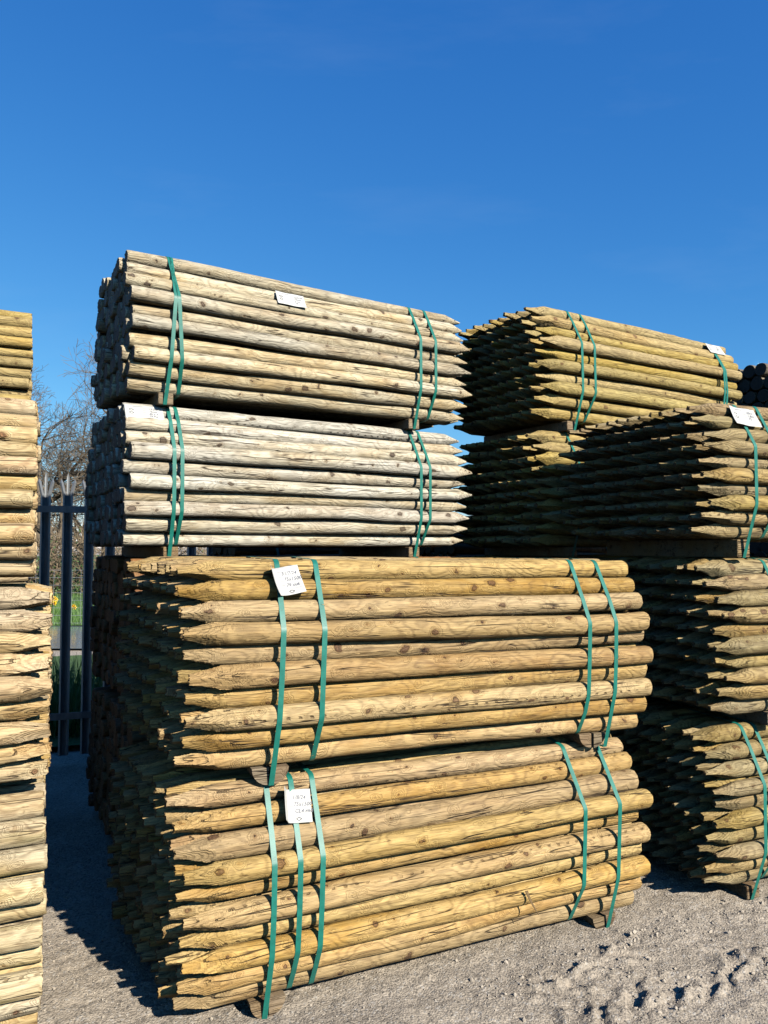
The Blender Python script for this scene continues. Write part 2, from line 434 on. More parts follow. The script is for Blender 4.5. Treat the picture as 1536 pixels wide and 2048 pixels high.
def gravel():
    """loose stones and crumbs lying on the hardcore"""
    r = np.random.default_rng(5)
    base = []
    for s in range(8):
        th = np.array([[0,0,1],[.89,0,.45],[.28,.85,.45],[-.72,.53,.45],[-.72,-.53,.45],[.28,-.85,.45],
                       [.72,.53,-.45],[-.28,.85,-.45],[-.89,0,-.45],[-.28,-.85,-.45],[.72,-.53,-.45],[0,0,-1]])
        base.append(th*r.uniform(.6, 1.15, (12, 1))*r.uniform(.7, 1.2, (1, 3)))
    tri = [(0,1,2),(0,2,3),(0,3,4),(0,4,5),(0,5,1),(1,6,2),(2,7,3),(3,8,4),(4,9,5),(5,10,1),
           (6,7,2),(7,8,3),(8,9,4),(9,10,5),(10,6,1),(11,7,6),(11,8,7),(11,9,8),(11,10,9),(11,6,10)]
    n = 14000
    X = r.uniform(-1.7, 2.6, n); Y = r.uniform(1.95, 4.0, n)
    S = np.clip(r.lognormal(math.log(0.0022), 0.45, n), 0.0012, 0.008)
    # clods thrown up along the wheel tracks
    m = 1000
    u = r.uniform(-0.25, 1.9, m); v = np.where(r.random(m) < .6, 0.33, -0.03)*1.0 + r.normal(0, 0.075, m)
    X2 = TRK_O[0] + u*TRK_U[0] - v*TRK_U[1]; Y2 = TRK_O[1] + u*TRK_U[1] + v*TRK_U[0]
    S2 = np.clip(r.lognormal(math.log(0.0038), 0.55, m), 0.0018, 0.012)
    X = np.concatenate([X, X2]); Y = np.concatenate([Y, Y2]); S = np.concatenate([S, S2])
    Z = ground_h(X, Y)
    V = np.zeros((len(X)*12, 3)); F = np.zeros((len(X)*20, 3), dtype=int); T = np.array(tri)
    for i in range(len(X)):
        a = r.uniform(0, 6.28); ca, sa = math.cos(a), math.sin(a)
        b = base[i % 8]*S[i]
        V[i*12:(i+1)*12, 0] = X[i] + b[:,0]*ca - b[:,1]*sa
        V[i*12:(i+1)*12, 1] = Y[i] + b[:,0]*sa + b[:,1]*ca
        V[i*12:(i+1)*12, 2] = Z[i] + b[:,2]*.75 + S[i]*.3
        F[i*20:(i+1)*20] = T + i*12
    t = NT('loose_stone')
    tco = t.new('ShaderNodeTexCoord').outputs['Object']
    c = t.mix(t.mapr(t.noise(tco, 25.0, 2.0), 0.3, 0.7), (0.265, 0.226, 0.177), (0.36, 0.311, 0.247))
    t.l.new(c, t.b.inputs['Base Color']); t.b.inputs['Roughness'].default_value = 0.95
    me = mesh('gravel', V, F, [t.m], smooth=False)
    tag(link('gravel', me), 'loose pale crumbs and stones scattered over the dusty yard', 'gravel', kind='stuff')
gravel()

# ------------------------------------------------------------------ poles
def pole_mesh(style, L, d, seed, mat, mcap):
    r = np.random.default_rng(seed)
    n = 22
    r0 = d/2
    if style == 'bottle':  Lt = r.uniform(.165, .225); rt = r0*r.uniform(.31, .41); tip = True
    elif style == 'spike': Lt = r.uniform(.115, .165); rt = r0*r.uniform(.06, .16); tip = True
    elif style == 'neck':  Lt = r.uniform(.17, .23); rt = r0*r.uniform(.23, .31); tip = True
    elif style == 'blunt': Lt = r.uniform(.13, .19); rt = r0*r.uniform(.42, .55); tip = True
    else: Lt = 0.0; rt = r0; tip = False
    if tip:
        xs = np.concatenate([np.linspace(0, Lt*1.15, 50), np.linspace(Lt*1.15, L, 40)[1:]])
    else:
        xs = np.concatenate([[0, .004, .012], np.linspace(.03, L, 42)])
    xs = np.concatenate([xs[:-1], [L-.012, L-.004, L]])
    th = np.arange(n)/n*2*np.pi
    X, T = np.meshgrid(xs, th, indexing='ij')
    # slightly oval, lumpy, tapering stem
    rad = r0*(1 + .03*np.sin(2*T + r.uniform(0, 6.28)) + .018*np.sin(3*T + r.uniform(0, 6.28)))
    rad = rad*(1 + .045*fbm(X*3.1 + seed*3.7, T*0 + seed, 3, seed % 97))
    rad = rad*(1 + .016*fbm(X*14 + seed, np.cos(T)*2 + 9, 2, seed % 89) + .012*fbm(X*9 + seed, np.sin(T)*2 + 9, 2, seed % 83))
    rad = rad*(1 + r.uniform(-.07, .07)*(X/L - .5)*2)
    for k in range(r.integers(5, 10)):
        kx = r.uniform(Lt*1.2, L); kt = r.uniform(0, 6.28)
        dt = np.abs((T-kt+np.pi) % (2*np.pi) - np.pi)
        rad = rad + r.uniform(.0008, .0028)*np.exp(-((X-kx)/.025)**2 - (dt*r0/.018)**2)
    if tip:
        facets = 4 if style != 'spike' else 7
        a0 = r.uniform(0, 6.28)
        cut = np.full_like(rad, 9.0)
        for k in range(facets):
            tk = a0 + k*2*np.pi/facets + r.uniform(-.12, .12)
            lk = Lt*r.uniform(.75, 1.05)
            s = np.clip(X/lk, 0, 1.6)
            if style == 'spike': f = s
            else:
                ss = np.clip(s, 0, 1); sm = ss*ss*(3-2*ss); f = (.28*s + .72*sm) if style in ('bottle', 'blunt') else (.20*s + .80*sm**1.35)
            a = rt*r.uniform(.85, 1.1) + (r0*1.0 - rt)*f
            cs = np.cos((T-tk+np.pi) % (2*np.pi) - np.pi)
            cut = np.minimum(cut, np.where(cs > .35, a/np.maximum(cs, .35), 9.0))
        # chatter marks of the pointing machine
        chat = .0011*np.sin(X/(.0085+.003*r.random())*2*np.pi + 2.5*fbm(X*20, np.cos(T)*2, 2, seed % 71)) + .0016*fbm(X*70, T*2.2 + seed, 3, seed % 67)
        cut = cut + chat*np.clip(cut/r0, .3, 1)*{'spike': .6, 'blunt': .5}.get(style, 1.0)
        rad = np.minimum(rad, np.maximum(cut, .002))
    else:
        rad[0] -= .004*r.uniform(.4, 1, n); rad[1] -= .001
    rad[-1] -= .005*r.uniform(.3, 1, n); rad[-2] -= .0015
    by = .009*fbm(xs*1.1 + seed*1.3, xs*0 + seed, 2, seed % 61); bz = .006*fbm(xs*1.1 + 50 + seed, xs*0 + seed, 2, seed % 59)
    by -= by.mean(); bz -= bz.mean()
    XX = X.copy()
    XX[0] += r.normal(0, .0025, n) if tip else r.normal(0, .0012, n)
    XX[-1] += r.normal(0, .0012, n)
    Y = rad*np.cos(T) + by[:, None]; Z = rad*np.sin(T) + bz[:, None]
    V = np.stack([XX.ravel(), Y.ravel(), Z.ravel()], 1)
    m = len(xs)
    F = []
    for i in range(m-1):
        for k in range(n):
            k2 = (k+1) % n
            F.append((i*n+k, (i+1)*n+k, (i+1)*n+k2, i*n+k2))
    mid = [0]*len(F)
    V = list(V); c0 = len(V)
    V.append((xs[0]+r.normal(0, .001), by[0], bz[0])); V.append((xs[-1], by[-1], bz[-1]))
    for k in range(n):
        k2 = (k+1) % n
        F.append((k, k2, c0)); F.append(((m-1)*n+k2, (m-1)*n+k, c0+1)); mid += [1, 1]
    return mesh('post', V, F, [mat, mcap], True, 48, mid)

_sets = {}
def pole_set(style, L, d, mat, mcap, nvar=12):
    key = (style, L, d, mat.name, mcap.name)
    if key not in _sets:
        s = 1000 + 131*len(_sets)
        _sets[key] = [pole_mesh(style, L, d, s+i*7, mat, mcap) for i in range(nvar)]
    return _sets[key]

_mv = {}
def mesh_verts(me):
    if me.name not in _mv:
        a = np.empty(len(me.vertices)*3); me.vertices.foreach_get('co', a); _mv[me.name] = a.reshape(-1, 3)
    return _mv[me.name]

def hull2(P):
    P = sorted(set((round(a, 6), round(b, 6)) for a, b in P))
    def half(pts):
        h = []
        for p in pts:
            while len(h) > 1 and (h[-1][0]-h[-2][0])*(p[1]-h[-2][1]) - (h[-1][1]-h[-2][1])*(p[0]-h[-2][0]) <= 0: h.pop()
            h.append(p)
        return h
    a = half(P); b = half(P[::-1])
    return a[:-1] + b[:-1]

class Path:
    """closed profile in (y, z); starts at the top back and runs over the top and down the front"""
    def __init__(s, pts):
        P = np.array(pts)
        k = int(np.argmax(P[:,1] + 0.2*P[:,0]))
        P = np.roll(P, -k, axis=0)
        if P[1][0] > P[0][0]: P = np.roll(P[::-1], 1, axis=0)
        s.P = np.vstack([P, P[:1]])
        s.c = P.mean(0)
        dl = np.hypot(*np.diff(s.P, axis=0).T)
        s.t = np.concatenate([[0], np.cumsum(dl)])
    def at(s, t):
        t = t % s.t[-1]
        i = int(np.searchsorted(s.t, t, side='right')-1); i = min(i, len(s.t)-2)
        f = (t-s.t[i])/max(1e-9, s.t[i+1]-s.t[i])
        p = s.P[i]*(1-f) + s.P[i+1]*f
        # blended normal
        def nrm(j):
            e = s.P[(j+1) % (len(s.P)-1)] - s.P[j % (len(s.P)-1)]
            nn = np.array([e[1], -e[0]]); 
            if np.dot(nn, s.P[j % (len(s.P)-1)]-s.c) < 0: nn = -nn
            return nn/max(1e-9, np.linalg.norm(nn))
        return p, nrm(i)
    def front_t(s, zz):
        """path length where the front side passes height zz going down"""
        for i in range(len(s.P)-1):
            if s.P[i][1] >= zz > s.P[i+1][1] and s.P[i][0] < s.c[0]+.05:
                f = (s.P[i][1]-zz)/(s.P[i][1]-s.P[i+1][1])
                return s.t[i] + f*(s.t[i+1]-s.t[i])
        return 0.3

def strap_mesh(path_pts, s0, lean=0.0, width=.019, thick=.0009, zc=.4, wig=0.0):
    P = np.array(path_pts); c = P.mean(0)
    # densify the long straight runs a little so that the band can lean and bow
    Q = []
    for i in range(len(P)):
        a, b = P[i], P[(i+1) % len(P)]
        k = max(1, int(np.hypot(*(b-a))/.05))
        for j in range(k): Q.append(a + (b-a)*j/k)
    P = np.array(Q); n = len(P)
    V = []; F = []
    for i in range(n):
        e = P[(i+1) % n]-P[i-1]; nn = np.array([e[1], -e[0]]); nn /= max(1e-9, np.linalg.norm(nn))
        if np.dot(nn, P[i]-c) < 0: nn = -nn
        x = s0 + lean*(P[i][1]-zc) + wig*math.sin(P[i][1]*9+s0*7)
        for o, w in ((.0006, -1), (.0006, 1), (.0006+thick, 1), (.0006+thick, -1)):
            V.append((x + w*width/2, P[i][0]+nn[0]*o, P[i][1]+nn[1]*o))
    for i in range(n):
        j = (i+1) % n
        for k in range(4):
            k2 = (k+1) % 4
            F.append((i*4+k, i*4+k2, j*4+k2, j*4+k))
    return mesh('strap', V, F, [M_STRAP], True, 40)

def text_verts(txt, size, shear=0.0):
    cu = bpy.data.curves.new('t', 'FONT'); cu.body = txt; cu.size = size; cu.shear = shear
    cu.resolution_u = 2; cu.offset = size*.02
    ob = bpy.data.objects.new('t', cu); COL.objects.link(ob)
    dg = bpy.context.evaluated_depsgraph_get()
    me = bpy.data.meshes.new_from_object(ob.evaluated_get(dg))
    V = [tuple(v.co) for v in me.vertices]; F = [tuple(p.vertices) for p in me.polygons]
    bpy.data.objects.remove(ob); bpy.data.curves.remove(cu); bpy.data.meshes.remove(me)
    return V, F

def paper_tag(root, path, s, t0, w, h, ang=0.0, kind='square', lift=.004, curl=.012, fold=0.0, lines=()):
    """sheet tucked under a strap and bent over the poles; u along the poles, v down the profile"""
    ca, sa = math.cos(ang), math.sin(ang)
    def pos(u, v, off=0.0):
        uu = u*ca - v*sa; vv = v*ca + u*sa
        p, nn = path.at(t0 + vv)
        p2, n2 = path.at(t0 + vv + .012); p3, n3 = path.at(t0 + vv - .012)
        nn = nn+n2+n3; nn = nn/np.linalg.norm(nn)
        p = (p+p2+p3)/3
        o = lift + off + curl*((u/w)**2*1.2 + max(0, v/h-.55)**2*1.5 + .12*math.sin(u*60+v*40))
        if fold and u < -fold:
            q = (-fold-u); o += q*.85; uu += q*.55
        return (s + uu, p[0]+nn[0]*o, p[1]+nn[1]*o)
    nu, nv = 16, 14
    V = []; F = []
    for i in range(nu+1):
        for j in range(nv+1):
            V.append(pos((i/nu-.5)*w, j/nv*h))
    for i in range(nu):
        for j in range(nv):
            a = i*(nv+1)+j; F.append((a, a+1, a+nv+2, a+nv+1))
    tg = link('paper_tag', mesh('paper_tag', V, F, [M_PAPER], True), root)
    sol = tg.modifiers.new('thickness', 'SOLIDIFY'); sol.thickness = .0004
    def flat(name, V2, F2, mat):
        # split long faces so that the print follows the bend of the sheet
        VV = [pos(a, b, .0006) for a, b in V2]
        link(name, mesh(name, VV, F2, [mat], False), tg)
    def quads(rects):
        V2, F2 = [], []
        for (a0, b0, a1, b1) in rects:
            n = max(1, int((a1-a0)/.008)); k = len(V2)
            for i in range(n+1):
                a = a0+(a1-a0)*i/n; V2 += [(a, b0), (a, b1)]
            for i in range(n): F2.append((k+2*i, k+2*i+1, k+2*i+3, k+2*i+2))
        return V2, F2
    def diamond(cx, cy, rw, rh, th):
        o = [(-rw, 0), (-rw*.22, -rh), (rw*.22, -rh), (rw, 0), (rw*.22, rh), (-rw*.22, rh)]
        V2 = [(cx+a, cy+b) for a, b in o] + [(cx+a*(1-th), cy+b*(1-th)) for a, b in o]
        F2 = [(i, (i+1) % 6, 6+(i+1) % 6, 6+i) for i in range(6)]
        return V2, F2
    def write(txt, x, y, size, mat, name, shear=.25):
        Vt, Ft = text_verts(txt, size, shear)
        flat(name, [(x+a, y-b) for a, b, _ in Vt], Ft, mat)
    if kind == 'square':
        x0 = -w/2 + max(fold, 0)*0 + w*.36
        rows = [.16, .34, .50, .64, .76]
        flat('printed_form', *quads([(x0, h*f, x0+w*.14, h*f+h*.018) for f in rows] + [(x0+w*.17, h*f+.002, w*.44, h*f+.002+h*.007) for f in rows[1:]]), M_PRINT)
        for k, tx in enumerate(lines):
            write(tx, x0+w*(.10+.03*k), h*(.30+.20*k), h*.165, M_PEN, 'handwriting')
        V2, F2 = diamond(x0+w*.27, h*.88, w*.09, h*.055, .38)
        flat('logo', V2, F2, M_INK)
    else:
        x0 = -w*.40
        flat('printed_form', *quads([(w*-.04, h*f, w*.08, h*f+h*.025) for f in (.22, .36, .50, .64)] +
             [(-w*.30, h*.10, -w*.02, h*.145), (-w*.42, h*.70, -w*.24, h*.725), (-w*.42, h*.85, -w*.36, h*.875), (-w*.02, h*.88, w*.04, h*.905)]), M_PRINT)
        for k, tx in enumerate(lines):
            write(tx, w*.12, h*(.30+.17*k), h*.18, M_PEN, 'handwriting')
        for cy in (.36, .57):
            V2, F2 = diamond(-w*.33, h*cy, w*.075, h*.075, .36)
            flat('logo', V2, F2, M_INK)
    return tg

def splinters(root, posts_xyz, L, d, n, mat, seed):
    r = np.random.default_rng(seed); V = []; F = []
    for _ in range(n):
        y, z = posts_xyz[r.integers(len(posts_xyz))]
        x = r.uniform(.15, L-.02); a = r.uniform(math.pi*.45, math.pi*1.55)
        rr = d/2*.97; p = np.array([x, y+rr*math.cos(a), z+rr*math.sin(a)])
        ln = r.uniform(.008, .034); o = np.array([r.choice([-1, 1])*r.uniform(.5, 1), .35*math.cos(a)*r.uniform(.2, 1), .6*math.sin(a)*r.uniform(.1, 1)])
        o /= np.linalg.norm(o); w = r.uniform(.0004, .0011)
        sd = np.array([0, -math.sin(a), math.cos(a)])*w
        mid = p + o*ln*.55; end = p + o*ln + np.array([0, 0, r.normal(0, .004)])
        k = len(V); V += [p-sd, p+sd, mid+sd*.7, mid-sd*.7, end]
        F += [(k, k+1, k+2, k+3), (k+3, k+2, k+4)]
    o = link('splinters', mesh('splinters', V, F, [mat], False), root)
    o['kind'] = 'stuff'

def counts(N, rows):
    if rows == 10: return [N-2, N-1, N, N-1, N, N-1, N, N-1, N-2, N-3]
    c = [N-2, N-1] + [N if i % 2 == 0 else N-1 for i in range(rows-5)]
    c += [c[-1]-1]; c += [c[-1]-1]; c += [c[-1]-1]
    return c

def bundle(label, group, pos, yaw, L, d, style, mat, mcap, tip_right=False, N=9, rows=10, hb=.06, tilt=0.0,
           straps=(), bearers=(), bearer='square', seed=0, jx=.010, right_end=False, shear=0.0, fill=.985, extra=None, splint=0):
    r = np.random.default_rng(seed+500)
    x0, y0, z0 = pos
    if right_end:
        x0 -= L*math.cos(R(yaw)); y0 -= L*math.sin(R(yaw))
    root = empty('post_bundle', (x0, y0, z0), (0, -tilt, R(yaw)))
    tag(root, label, 'post bundle', group)
    ms = pole_set(style, L, d, mat, mcap)
    Wd = N*d; cs = counts(N, rows); pitch = d*.866
    circles = []; front = []; placed = []
    for k, n in enumerate(cs):
        zc = hb + d/2 + k*pitch
        for i in range(n):
            yc = Wd/2 + (i-(n-1)/2)*d + r.normal(0, .0012)
            zz = zc + r.normal(0, .0012)
            sc = fill*r.uniform(.90, 1.045)
            me = ms[r.integers(len(ms))]
            o = bpy.data.objects.new('post', me); COL.objects.link(o); o.parent = root
            dx = float(np.clip(r.normal(0, jx), -.03, .03)) - shear*yc
            roll = r.uniform(0, 6.283)
            if tip_right:
                o.location = (L+dx, yc, zz); o.rotation_euler = (roll, r.normal(0, .0015), math.pi + r.normal(0, .0015))
            else:
                o.location = (dx, yc, zz); o.rotation_euler = (roll, r.normal(0, .0015), r.normal(0, .0015))
            o.scale = (1, sc, sc)
            circles.append((yc, zz, d/2*sc*1.02))
            if i < 2 or i > n-3 or k < 2 or k > rows-3: placed.append((o, mesh_verts(me)))
            if i == 0 or k == rows-1: front.append((yc, zz))
    pts = [(cy+rr*math.cos(2*math.pi*j/28), cz+rr*math.sin(2*math.pi*j/28)) for cy, cz, rr in circles for j in range(28)]
    H0 = hull2(pts)
    bw = .075
    yb0, yb1 = d*1.15, Wd-d*1.15
    for (s, sp) in bearers:
        if bearer == 'square':
            mb = MB(); mb.box((s-bw/2, yb0-d*sp, 0), (s+bw/2, yb1, hb-.001))
            b = mb.build('bearer', W_BEAR, root)
            bv = b.modifiers.new('edge', 'BEVEL'); bv.width = .003; bv.segments = 1
        elif bearer == 'split':
            # two half-round offcuts side by side, flat side up
            for sg in (-1, 1):
                V = []; F = []; q = 9; rr = hb*1.02
                ya, yb = yb0-d*sp+r.uniform(-.01, .01), yb1
                for yy in (ya, yb):
                    for j in range(q):
                        a = math.pi/2*j/(q-1)
                        V.append((s+sg*(.004+rr*1.0*math.cos(a)), yy, hb-.001-rr*math.sin(a)*.97))
                    V.append((s+sg*.004, yy, hb-.001))
                for j in range(q-1): F.append((j, j+1, q+1+j+1, q+1+j))
                F.append(tuple(range(q+1))); F.append(tuple(q+1+j for j in reversed(range(q+1))))
                F.append((q, 0, q+1, 2*q+1)); F.append((q-1, q, 2*q+1, 2*q))
                link('bearer', mesh('bearer', V, F, [W_BEAR], False), root)
    Hp = Path(H0)
    def contact(s, lean):
        out = []
        for o, vv in placed:
            m = o.matrix_basis
            q = vv @ np.array(m.to_3x3()).T + np.array(m.translation)
            k = np.abs(q[:,0] - s - lean*(q[:,2]-(hb+rows*pitch*.5))) < .045
            out.append(q[k][:, 1:])
        return [tuple(a) for a in np.vstack(out)]
    for st in straps:
        s, lean, under = st[:3]
        cp = contact(s, lean)
        P = hull2(cp)
        if under:
            P = hull2(cp + [(yb0-d*under[0]-.002, 0), (yb0-d*under[0]-.002, hb*.6), (yb1, 0), (yb1, hb*.6)])
        link('strap', strap_mesh(P, s, lean, width=st[3] if len(st) > 3 else .019, zc=hb+rows*pitch*.5), root)
    if splint: splinters(root, front, L, d, splint, mat, seed)
    if extra: extra(root, Hp)
    return root

# ------------------------------------------------------------------ the stacks
G1 = 'strapped bundles of round fence posts'
D = .081; PIT = .772
U = (.2,)      # strap passes under the bearers

# --- front stack (points to the left)
def ex_front_low(root, p):
    q, nn = p.at(p.front_t(.245))
    V = []; F = []
    for i in range(7):
        f = i/6; w = .0055*(1-f*.9)+.0006
        c = (1.30 + .035*f, q[0] - .008 - .03*f*f, q[1] + .03 - .085*f)
        V += [(c[0]-w, c[1], c[2]), (c[0]+w, c[1]-.002, c[2]), (c[0]+w, c[1]+.0012, c[2]), (c[0]-w, c[1]+.0025, c[2])]
    for i in range(6):
        for k in range(4): F.append((i*4+k, i*4+(k+1) % 4, i*4+4+(k+1) % 4, i*4+4+k))
    link('torn_sliver', mesh('torn_sliver', V, F, [E_LEFT], False), root)
    paper_tag(root, p, .395, p.front_t(.06+.0405+9*.0701+.01), .125, .115, .10, 'square', fold=.022, lines=('1/8/24', '75x1500', 'CL4 rnd'))
bundle('bottom tan post bundle of the front stack, resting on the dusty ground', G1, (-.635, 2.50, 0), 24.5, 1.935, .0825, 'bottle', W_FRONT, E_FRONT, N=13, shear=.14, fill=1.0,
       straps=[(.295, .02, U), (.385, .02, None), (.465, .02, None), (1.585, .0, None), (1.76, .0, U)],
       bearers=[(.30, .2), (1.75, .2)], bearer='split', hb=.058, seed=1, extra=ex_front_low, splint=150)
def ex_front_up(root, p):
    paper_tag(root, p, .335, p.front_t(.06+.0405+9*.0701+.022), .13, .115, -.14, 'square', fold=.03, curl=.02, lines=('31/7/24', '75x1500', '79 cut'))
bundle('upper tan post bundle of the front stack with a creased tag on top', G1, (-.64, 2.53, .776), 23.5, 1.95, .0825, 'bottle', W_FRONT, E_FRONT, tilt=-.010, N=13, shear=.14, fill=1.0,
       straps=[(.315, .03, U), (.465, .02, None), (1.615, .0, None), (1.75, .0, U)],
       bearers=[(.30, .2), (1.69, .2)], bearer='split', seed=2, extra=ex_front_up, splint=260)

# --- silver stack behind it (points to the right)
SX, SY, SYAW, SL = -1.214, 3.66, 31.8, 2.09
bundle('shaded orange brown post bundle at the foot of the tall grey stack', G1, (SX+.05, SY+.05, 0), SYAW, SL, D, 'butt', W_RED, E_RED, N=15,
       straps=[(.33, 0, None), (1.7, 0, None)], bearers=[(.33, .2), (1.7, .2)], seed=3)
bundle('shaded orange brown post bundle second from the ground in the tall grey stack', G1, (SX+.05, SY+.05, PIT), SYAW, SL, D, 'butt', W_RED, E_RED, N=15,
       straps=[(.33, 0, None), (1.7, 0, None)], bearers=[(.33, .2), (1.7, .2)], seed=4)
def ex_s3(root, p):
    paper_tag(root, p, .092, p.front_t(.06+.0405+9*.0701+.032), .19, .09, 0.0, 'wide', lift=.003, curl=.006, lines=('19/2/24', '75mm', '8ft x 3', '79 Pcs'))
bundle('pale weathered post bundle third from the ground, wide white tag at its left end', G1, (SX, SY, 2*PIT), SYAW, SL, D, 'spike', W_PALE, E_SILVER, tip_right=True, N=13,
       straps=[(.215, .0, U), (.255, .0, None), (1.69, .0, U), (1.755, .0, None)], bearers=[(.225, .2), (1.69, .2)], seed=5, extra=ex_s3, splint=60)
def ex_s4(root, p):
    paper_tag(root, p, .865, p.front_t(.06+.0405+8*.0701+.022), .17, .095, .02, 'wide', lift=.003, curl=.008, lines=('12/2/24', '75mm', '2.1m', '79'))
bundle('pale weathered post bundle on top of the tall grey stack, pointed ends to the right', G1, (SX, SY, 3*PIT), SYAW, SL, D, 'spike', W_SILVER, E_SILVER, tip_right=True, N=11,
       straps=[(.205, .05, U), (.236, -.07, None), (1.69, .0, U), (1.80, .0, None)], bearers=[(.19, .2), (1.69, .2)], seed=6, extra=ex_s4, splint=60)

# --- near right stack (points to the left)
RX, RY, RYAW, RL = 1.483, 3.42, 22, 1.9
bundle('olive post bundle on the ground at the right edge, narrow necked points', G1, (RX, RY, 0), RYAW, RL, D, 'neck', W_RIGHT, E_FRONT, N=13,
       straps=[(.25, .03, U), (.33, .03, None), (1.55, 0, U)], bearers=[(.25, .2), (1.55, .2)], seed=7, jx=.016, splint=60)
bundle('middle olive post bundle of the right edge stack, narrow necked points', G1, (RX+.03, RY, PIT), RYAW, RL, D, 'neck', W_RIGHT, E_FRONT, N=13,
       straps=[(.36, .05, U), (.41, .05, None), (1.55, 0, U)], bearers=[(.36, .2), (1.55, .2)], seed=8, jx=.016, splint=60)
def ex_r3(root, p):
    paper_tag(root, p, .295, p.front_t(.085+.0365+9*.0632+.015), .15, .11, .10, 'wide', curl=.012, lines=('20/3', '1.8m', '75'))
bundle('top olive post bundle of the right edge stack with a white tag', G1, (RX-.02, RY, 2*PIT+.01), RYAW, RL, .0735, 'neck', W_RIGHT, E_FRONT, N=15, shear=.06,
       straps=[(.265, .03, U), (.40, .03, None), (1.55, 0, U)], bearers=[(.255, .2), (1.55, .2)], hb=.085, seed=9, jx=.014, extra=ex_r3, splint=50)

# --- right stack behind it (points to the left)
QX, QY, QYAW, QL = .94, 4.47, 32, 1.95
for k in range(2):
    bundle(('yellowish post bundle at the foot of the far right stack, mostly hidden in shade',
            'yellowish post bundle second from the ground in the far right stack, in shade')[k], G1,
           (QX, QY, k*PIT), QYAW, QL, D, 'neck', W_YELLOW, E_FRONT, N=12, straps=[(.3, 0, None), (1.65, 0, None)], bearers=[(.3, .2), (1.65, .2)], seed=10+k)
bundle('yellowish post bundle third from the ground in the far right stack, half behind dark points', G1, (QX, QY, 2*PIT), QYAW, QL, D, 'neck', W_YELLOW, E_FRONT, N=12,
       straps=[(.3, .02, U), (1.65, 0, U)], bearers=[(.3, .2), (1.65, .2)], seed=12)
def ex_q4(root, p):
    paper_tag(root, p, 1.765, p.front_t(.06+.0405+9*.0701+.015), .17, .09, .0, 'wide', curl=.01, lines=('11/3', '1.8m', '79'))
bundle('topmost yellow post bundle against the sky, far right stack', G1, (QX, QY, 3*PIT), QYAW, QL, D, 'neck', W_YELLOW, E_FRONT, N=12,
       straps=[(.32, .0, U), (.43, .0, None), (1.725, .02, U), (1.75, -.02, None)], bearers=[(.3, .2), (1.65, .2)], seed=13, extra=ex_q4, splint=30)

# --- thick poles further right
for k in range(3):
    bundle(('thick dark pole bundle on the ground behind the far right stack', 'thick dark pole bundle in the middle behind the far right stack',
            'thick dark round pole ends at the right edge, top of their stack')[k], 'bundles of thick dark poles', (3.32, 6.1, k*1.05), 30, 2.2, .125, 'butt', W_DARK, E_DARK, N=7, rows=9,
           straps=[(.5, 0, None), (1.7, 0, None)], bearers=[(.5, .2), (1.7, .2)], seed=20+k)

# --- unseen stacks added behind the tall ones to keep the gaps between bundles dark
for k in range(2):
    bundle(('added brown post bundle on the ground behind the tall grey stack', 'added brown post bundle darkening the gap behind the tall grey stack')[k], G1,
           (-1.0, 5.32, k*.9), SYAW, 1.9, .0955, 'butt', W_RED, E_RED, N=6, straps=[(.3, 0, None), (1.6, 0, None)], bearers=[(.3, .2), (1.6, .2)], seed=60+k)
    bundle(('added brown post bundle on the ground behind the far right stack', 'added brown post bundle darkening the gap behind the far right stack')[k], G1,
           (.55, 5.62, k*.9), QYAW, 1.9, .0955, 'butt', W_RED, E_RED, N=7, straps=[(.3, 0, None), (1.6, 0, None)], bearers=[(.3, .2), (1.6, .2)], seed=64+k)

# --- left stack (right ends in view)
AY = 24.5
bundle('bottom thick post bundle at the left edge, blunt ends and a mossy post', G1, (-1.062, 2.45, 0), AY, 1.8, .083, 'butt', W_MOSS, E_LEFT, right_end=True, jx=.005,
       straps=[(.4, 0, None), (.95, 0, None)], bearers=[(.4, .2), (1.35, .2)], seed=30)
bundle('pointed post bundle in the middle of the left edge stack, points to the right', G1, (-1.052, 2.45, .79), AY, 1.65, .078, 'blunt', W_LEFT, E_LEFT, tip_right=True, right_end=True, jx=.005, N=9, rows=9,
       straps=[(.35, 0, None), (.9, 0, None)], bearers=[(.35, .2), (1.2, .2)], hb=.055, seed=31)
bundle('blunt post bundle on top of the left edge stack', G1, (-1.135, 2.50, 1.465), AY, 1.8, .064, 'butt', W_LEFT, E_LEFT, right_end=True, jx=.005, N=11, rows=11,
       straps=[(.4, 0, None), (.95, 0, None)], bearers=[(.4, .2), (1.35, .2)], hb=.035, seed=32)
for k in range(4):
    bundle(('thin post bundle at the foot of the stack behind the left edge stack', 'thin post bundle second from the ground behind the left edge stack',
            'thin post bundle third from the ground behind the left edge stack', 'thin yellow post bundle showing above the left edge stack')[k], G1,
           (-1.945, 4.2, k*.733), 26.5, 1.8, .064, 'butt', W_YELLOW if k > 1 else W_LEFT, E_LEFT, right_end=True, jx=.005, N=10, rows=12,
           straps=[(.4, 0, None), (.9, 0, None)], bearers=[(.4, .2), (1.35, .2)], hb=.055, seed=40+k)

